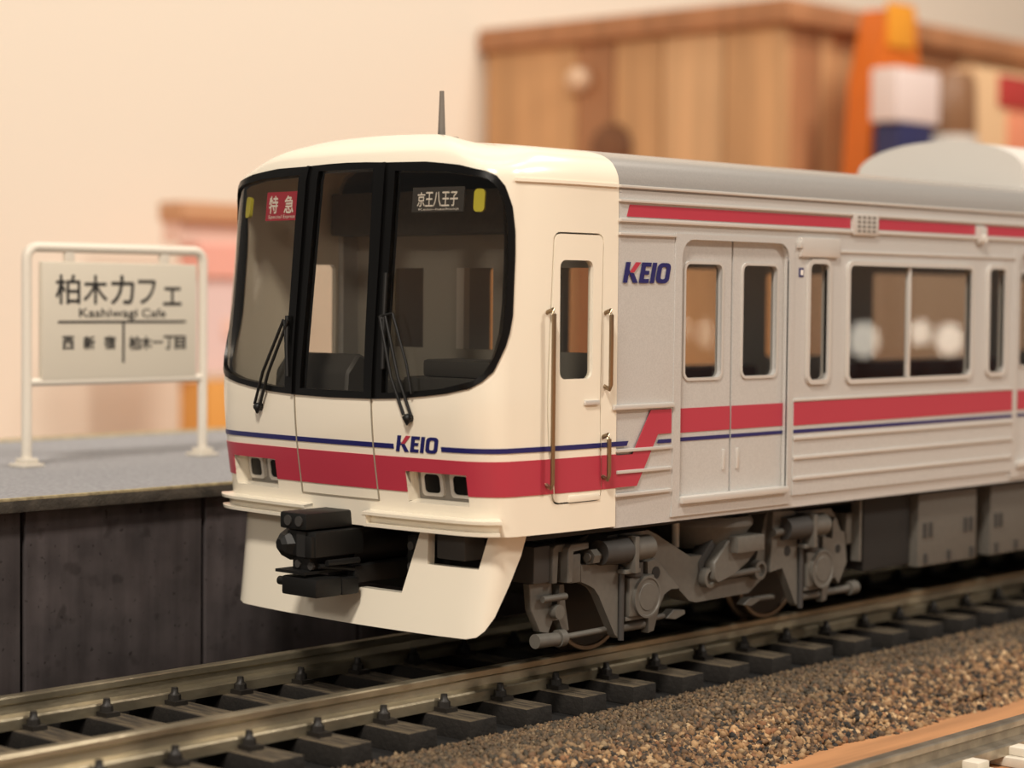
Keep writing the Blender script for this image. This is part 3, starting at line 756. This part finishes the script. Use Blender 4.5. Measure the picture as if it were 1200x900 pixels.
    cy('guard_tip', (1.58, -1.17, .235), (1.83, -1.17, .225), .05, GREYP, fr, .045); cy('collar', (1.81, -1.17, .23), (1.87, -1.17, .23), .06, GREYP, fr)
    cy('guard_rod', (1.86, -1.17, .23), (2.34, -1.17, .235), .022, GREYP, fr, n=10)
    cy('guard_rod', (2.40, -1.19, .235), (2.72, -1.19, .235), .035, GREYP, fr, n=10)
    cy('brake_rod', (2.78, -1.12, .24), (3.04, -1.12, .25), .022, GREYP, fr, n=10); px('brake_shoe', [(3.03, .235), (3.12, .29), (3.25, .275), (3.26, .245), (3.14, .215)], -1.16, -1.08, GREYP, fr, .005)
    px('brake_shoe', [(3.98, .235), (4.06, .28), (4.18, .275), (4.2, .25), (4.08, .215)], -1.16, -1.08, GREYP, fr, .005); cy('brake_rod', (4.15, -1.12, .26), (4.42, -1.12, .255), .022, GREYP, fr, n=10)
    cy('guard_rod', (4.62, -1.19, .235), (4.92, -1.19, .235), .035, GREYP, fr, n=10); cy('guard_rod', (4.98, -1.19, .235), (5.38, -1.19, .235), .03, GREYP, fr, n=10); cy('collar', (5.36, -1.19, .235), (5.46, -1.19, .235), .055, GREYP, fr)
    # bolster anchor and air spring
    lk = px('bolster_link', [(3.43, .62), (3.60, .77), (3.97, .80), (3.98, .68), (3.86, .59), (3.66, .50), (3.48, .46), (3.43, .50)], -1.20, -1.29, GREYP, fr, .01)
    px('bolster_link', [(3.36, .62), (3.53, .79), (3.60, .77), (3.43, .60), (3.43, .50), (3.37, .52)], -1.08, -1.2, DARKG, fr, .005)
    bx('anchor_box', 3.63, 3.97, -1.36, -1.2, .675, .80, GREYP, fr, .02)
    for X in (3.43, 4.06):
        bm = bmesh.new(); lathe(bm, (X, -1.20, .505), (0, -1, 0), [(0, .075), (.06, .075), (.065, .05), (.04, .045)], 20); fin('link_eye', bm, GREYP, fr, 35)
    cy('link_rod', (3.6, -1.24, .50), (4.04, -1.24, .51), .026, GREYP, fr, n=10)
    bm = bmesh.new(); lathe(bm, (3.73, -.95, .70), (0, 0, 1), [(0, .28), (.06, .32), (.12, .34), (.17, .38), (.2, .38), (.24, .36)], 32); fin('air_spring', bm, GREYP, fr, 35)
    cy('hose', (3.33, -1.0, .72), (3.33, -1.0, .93), .03, INTG, fr, n=10)
    return fr
bg = bogie()
copy_tree(bg, 13.8)

# ---------------------------------------------------------------- platform name sign
SIGNW = mat('sign_white_paint', (222, 214, 200), .45)
SIGNB = mat('sign_board_face', (206, 198, 182), .6)
INK = mat('sign_ink', (30, 28, 28), .6)
sg_ = thing('station_sign', 'white-framed model station name sign with Japanese lettering on the platform', 'sign', (2.13, 4.19, PT))
FY = lambda x, z, o: (x, 4.19 - o, z)
bm = bmesh.new(); r = .1; xa, xb, zt = 1.19, 3.06, 2.945
pts = [(xa, 4.19, PT + .012), (xa, 4.19, 1.8)] + [(xa + r - r * math.cos(R(a)), 4.19, zt - r + r * math.sin(R(a))) for a in range(0, 91, 15)] + [(xb - r + r * math.sin(R(a)), 4.19, zt - r + r * math.cos(R(a))) for a in range(0, 91, 15)] + [(xb, 4.19, 1.8), (xb, 4.19, PT + .012)]
tube(bm, pts, .043, 12); fin('frame', bm, SIGNW, sg_, 60)
cy('crossbar', (xa, 4.19, 1.815), (xb, 4.19, 1.815), .036, SIGNW, sg_, n=12)
brd = bx('sign_board', 1.315, 2.965, 4.15, 4.21, 1.825, 2.825, SIGNB, sg_, .02)
for x in (1.61, 2.62): bx('hanger', x - .05, x + .05, 4.165, 4.205, 2.82, 2.93, SIGNW, sg_, .01)
for x in (xa, xb):
    bx('foot', x - .105, x + .105, 4.08, 4.30, PT + .001, PT + .031, SIGNW, sg_, .01); bx('foot_clamp', x - .065, x + .065, 4.11, 4.26, PT + .03, PT + .075, SIGNW, sg_, .01)
so = .042
for ch, a in zip('柏木カフェ', (1.452, 1.735, 2.02, 2.30, 2.585)):
    bxs = {'フ': (a + .01, a + .20, 2.475, 2.68), 'ェ': (a + .0, a + .20, 2.462, 2.62)}.get(ch, (a, a + .245, 2.47, 2.715))
    text('lettering', ch, bxs, FY, so, INK, brd, .016)
text('lettering', 'Kashiwagi', (1.69, 2.30, 2.335, 2.432), FY, so, INK, brd, .02); text('lettering', 'Cafe', (2.35, 2.61, 2.357, 2.43), FY, so, INK, brd, .02)
bx('rule', 1.475, 2.835, 4.146, 4.152, 2.308, 2.328, INK, brd); bx('rule', 2.143, 2.163, 4.146, 4.152, 1.965, 2.315, INK, brd)
for ch, a in zip('西新宿', (1.52, 1.735, 1.95)): text('lettering', ch, (a, a + .115, 2.085, 2.195), FY, so, INK, brd, .035)
for ch, a in zip('柏木一丁目', (2.215, 2.34, 2.465, 2.59, 2.715)):
    text('lettering', ch, (a, a + .115, 2.13, 2.146) if ch == '一' else (a, a + .115, 2.075, 2.19), FY, so, INK, brd, .035)

# ---------------------------------------------------------------- background, far out of focus
def woodm(n, c): return mat(n, c, .55, var=.12, vscale=1.2, stretch=(2, 2, .15))
W1, W2, W3, W4 = woodm('wood_honey', (204, 158, 112)), woodm('wood_brown', (176, 124, 86)), woodm('wood_pale', (214, 172, 128)), woodm('wood_dark', (120, 78, 50))
cab = thing('wooden_cabinet', 'honey brown wooden cabinet standing against the wall behind the train', 'cabinet', (30, 18, -.6))
X0c, Y0c, ZT_ = 25.6, 13.8, 8.5
bx('carcass', X0c + .25, 60, Y0c + .25, 21.9, -.6, ZT_ - .3, W2, cab)
ys = [(21.9, 19.25, W1), (19.2, 18.2, W2), (18.15, 16.9, W1), (16.85, 15.3, W3), (15.25, 13.8, W1)]
for a, b_, m in ys: bx('plank', X0c, X0c + .25, b_, a, -.6, ZT_ - .5, m, cab, .04)
xx = X0c + .25
for wdt, m in ((1.1, W2), (2.2, W1), (3.2, W2), (4.5, W3), (5.5, W1), (8, W3)):
    bx('plank', xx, xx + wdt - .06, Y0c, Y0c + .25, -.6, ZT_ - .5, m, cab, .04); xx += wdt
bx('top_board', X0c - .25, 60, Y0c - .25, 21.95, ZT_ - .5, ZT_, W2, cab, .08)
bm = bmesh.new(); bmesh.ops.create_uvsphere(bm, u_segments=16, v_segments=10, radius=.28, matrix=Matrix.Translation((X0c - .2, 19.0, 7.2))); fin('knob', bm, mat('knob_cream', (222, 190, 160), .4), cab, 60)
bm = bmesh.new(); lathe(bm, (X0c - .02, 18.2, 5.7), (-1, 0, 0), [(0, .55), (.12, .5), (.2, .3)], 16); fin('lock_plate', bm, W4, cab, 40)
# items on the board in front of the cabinet
def slab(name, x0, x1, z0, z1, m, parent, y=13.0, dy=.6): return bx(name, x0, x1, y - dy, y, z0, z1, m, parent, .06)
bb = bx('storage_box', 25.9, 40, 10.9, 13.4, -.6, 4.2, mat('box_taupe', (176, 150, 126), .7), None, .1)
tag(bb, 'long taupe storage box in front of the wooden cabinet, seen through the windows', 'box')
o1 = thing('orange_file_box', 'tall bright orange upright file standing before the wooden cabinet', 'file', (27.4, 12.7, 4.2))
px('body', [(26.45, 4.2), (28.4, 4.2), (28.45, 6.9), (28.2, 8.4), (27.15, 8.35), (26.7, 6.9)], 12.4, 13.0, mat('orange_card', (218, 112, 30), .5), o1)
slab('top_flap', 27.1, 28.1, 7.6, 8.5, mat('amber_card', (236, 160, 48), .5), o1, 12.42, .08)
b1 = thing('drink_carton', 'white carton with navy lower half beside the orange file', 'carton', (26.7, 11.7, 4.2))
slab('lower', 26.1, 27.3, 4.2, 6.0, mat('navy_card', (46, 48, 92), .5), b1, 12.0); slab('upper', 25.95, 27.55, 6.0, 7.05, mat('white_card', (238, 222, 218), .5), b1, 12.0)
c1 = thing('brown_jar', 'brown jar with pale grey foot between the white carton and the pale packet', 'jar', (28.2, 11.6, 4.2))
bm = bmesh.new(); lathe(bm, (28.25, 11.7, 4.2), (0, 0, 1), [(0, .6), (1.7, .6), (1.75, .62), (2.7, .6), (2.9, .5)], 20); fin('body', bm, mat('brown_glaze', (142, 104, 74), .4), c1, 40)
bm = bmesh.new(); lathe(bm, (28.25, 11.7, 5.35), (0, 0, 1), [(0, .65), (.5, .65)], 20); fin('foot_band', bm, LGREY, c1, 40)
d1 = thing('snack_packet', 'pale packet with a red patch at the far right before the cabinet', 'packet', (31, 11.7, 4.2))
slab('body', 28.95, 33.0, 4.2, 7.3, mat('pale_card', (228, 192, 150), .6), d1, 12.0); slab('red_patch', 29.8, 31.2, 6.55, 7.2, mat('red_card', (186, 62, 58), .6), d1, 11.42, .05); slab('salmon_patch', 30.2, 31.6, 5.4, 6.5, mat('salmon_card', (232, 150, 116), .6), d1, 11.42, .05)
# pink rack on the left
pr_ = thing('pink_storage_rack', 'blurred pink rack with brown top and orange tray behind the platform', 'rack', (16.5, 20, -.6))
PK, PK2, RD2 = mat('pink_card', (240, 205, 192), .7), mat('lilac_card', (232, 206, 204), .7), mat('coral_card', (242, 178, 164), .7)
bx('top_board', 14.9, 17.35, 19.3, 20.0, 3.85, 4.2, mat('rack_brown', (206, 156, 118), .6), pr_, .04)
bx('upper_panel', 15.0, 17.2, 19.5, 20, 3.45, 3.85, PK, pr_); bx('coral_box', 15.4, 17.2, 19.4, 20, 2.85, 3.45, RD2, pr_)
bx('lilac_box', 15.0, 17.2, 19.5, 20, 1.1, 2.85, PK2, pr_); bx('coral_strip', 16.0, 17.2, 19.46, 19.52, 1.75, 2.1, PK, pr_)
bx('orange_tray', 15.4, 17.2, 19.2, 20, -.6, .95, mat('tray_orange', (226, 164, 84), .6), pr_, .04)

# small globe lamps at the right end of the board: outside the frame, mirrored in the train windows
LAMPG = bpy.data.materials.new('lamp_globe_glow'); LAMPG.use_nodes = True
_b = LAMPG.node_tree.nodes['Principled BSDF']; _b.inputs['Emission Color'].default_value = (1, .9, .74, 1); _b.inputs['Emission Strength'].default_value = 8
for lx, ly, lz, lr, lab in ((23.66, -13.37, 1.82, .28, 'large'), (24.81, -12.89, 1.95, .2, 'small'), (25.43, -12.63, 1.82, .26, 'rightmost')):
    gl = thing('globe_lamp', lab + ' glowing globe lamp on a thin stem at the right of the layout board', 'lamp', (lx, ly, -.6), 'globe lamps')
    bm = bmesh.new(); bmesh.ops.create_uvsphere(bm, u_segments=20, v_segments=14, radius=lr, matrix=Matrix.Translation((lx, ly, lz)) @ Matrix.Scale(1.15, 4, (0, 0, 1))); fin('globe', bm, LAMPG, gl, 60)
    bm = bmesh.new(); lathe(bm, (lx, ly, -.6), (0, 0, 1), [(0, .3), (.06, .3), (.1, .06), (lz + .6 - lr, .05)], 16); fin('stem', bm, DARKG, gl, 40)

# ---------------------------------------------------------------- ballast (stuff)
import numpy as np
rng = np.random.default_rng(5)
def bz(y):  # ballast surface height
    return np.interp(-y, [1.0, 1.28, 1.5, 1.72, 2.22, 2.37], [-.32, -.315, -.325, -.37, -.575, -.61])
BAL = bpy.data.materials.new('ballast_grains'); BAL.use_nodes = True
nt = BAL.node_tree; at_ = nt.nodes.new('ShaderNodeAttribute'); at_.attribute_name = 'grain'
nt.links.new(at_.outputs['Color'], nt.nodes['Principled BSDF'].inputs['Base Color']); nt.nodes['Principled BSDF'].inputs['Roughness'].default_value = .75
BEDM = mat('ballast_matrix', (54, 45, 35), .9, var=.4, vscale=30, bump=.6, bscale=40)
bal = thing('ballast', 'bank of tan and brown granular track ballast beside the main rails', 'ballast', (5, -1.8, -.6)); bal['kind'] = 'stuff'
bm = bmesh.new()
prf = [(-1.24, -.6), (-1.24, -.335), (-1.28, -.33), (-1.5, -.34), (-1.75, -.385), (-2.2, -.6)]
A = [bm.verts.new((-9, y, z)) for y, z in prf]; B = [bm.verts.new((26, y, z)) for y, z in prf]
bm.faces.new(A); bm.faces.new(B[::-1])
for i in range(len(prf)): bm.faces.new((A[i], A[(i + 1) % len(prf)], B[(i + 1) % len(prf)], B[i]))
ob = fin('ballast_core', bm, BEDM, bal); ob['kind'] = 'stuff'
tb = bmesh.new(); bmesh.ops.create_icosphere(tb, subdivisions=1, radius=1.0)
bv = np.array([v.co[:] for v in tb.verts]); bfc = np.array([[v.index for v in f.verts] for f in tb.faces]); tb.free()
def grains(n, x0, x1, s0, s1):
    x = rng.uniform(x0, x1, n); y = -rng.uniform(1.275, 2.38, n) 
    y = np.where(y < -2.2, y + .06 * np.sin(x * 3.1) * np.sin(x * 1.3), y)
    s = rng.uniform(s0, s1, n) * np.where(y > -1.6, .6, 1.0)
    z = bz(y) + rng.uniform(-.35, .45, n) * s
    V = bv[None] * rng.uniform(.45, 1.3, (n, len(bv), 1)) * (s[:, None] * rng.uniform(.65, 1.15, (n, 3)))[:, None, :]
    a = rng.uniform(0, 2 * np.pi, n); ca, sa = np.cos(a)[:, None], np.sin(a)[:, None]
    V = np.stack([V[..., 0] * ca - V[..., 1] * sa, V[..., 0] * sa + V[..., 1] * ca, V[..., 2]], -1)
    V += np.stack([x, y, z], -1)[:, None, :]
    pal = np.array([lin(c) for c in ((190, 152, 108), (166, 126, 84), (128, 96, 66), (92, 72, 52), (52, 45, 38), (38, 34, 30), (212, 178, 134), (150, 104, 68))])
    w_ = np.array([.16, .17, .16, .15, .12, .09, .07, .08]); ci = rng.choice(len(pal), n, p=w_)
    C = pal[ci] * rng.uniform(.6, 1.1, (n, 1))
    C *= (.86 + .22 * np.sin(x * 2.3 + y * 4) * np.sin(x * 1.1 - y * 7))[:, None]
    g = np.clip((-1.66 - y) / .25 + rng.uniform(-.4, .4, n), 0, 1)[:, None]     # duller, dustier chips by the sleepers
    C = C * .86 * g + (C * .30 + np.array(lin((92, 80, 62))) * .42) * (1 - g)
    return V, C
Vs, Cs = [], []
for a in ((14000, -6, 2.5, .018, .034), (22000, 0, 9, .018, .036), (12000, 9, 18, .022, .04)):
    V, C = grains(*a); Vs.append(V); Cs.append(C)
V = np.concatenate(Vs); C = np.concatenate(Cs); n = len(V); m_ = len(bv)
me = bpy.data.meshes.new('ballast_grains')
me.vertices.add(n * m_); me.vertices.foreach_set('co', V.reshape(-1).astype(np.float32))
F = (bfc[None] + (np.arange(n) * m_)[:, None, None]).reshape(-1, 3)
me.loops.add(F.size); me.loops.foreach_set('vertex_index', F.reshape(-1).astype(np.int32))
me.polygons.add(len(F)); me.polygons.foreach_set('loop_start', np.arange(0, F.size, 3, dtype=np.int32))
ca_ = me.attributes.new('grain', 'FLOAT_COLOR', 'POINT')
ca_.data.foreach_set('color', np.concatenate([np.repeat(C, m_, 0), np.ones((n * m_, 1))], 1).reshape(-1).astype(np.float32))
me.update(calc_edges=True)
ob = link('ballast_grains', me, BAL, bal); ob['kind'] = 'stuff'
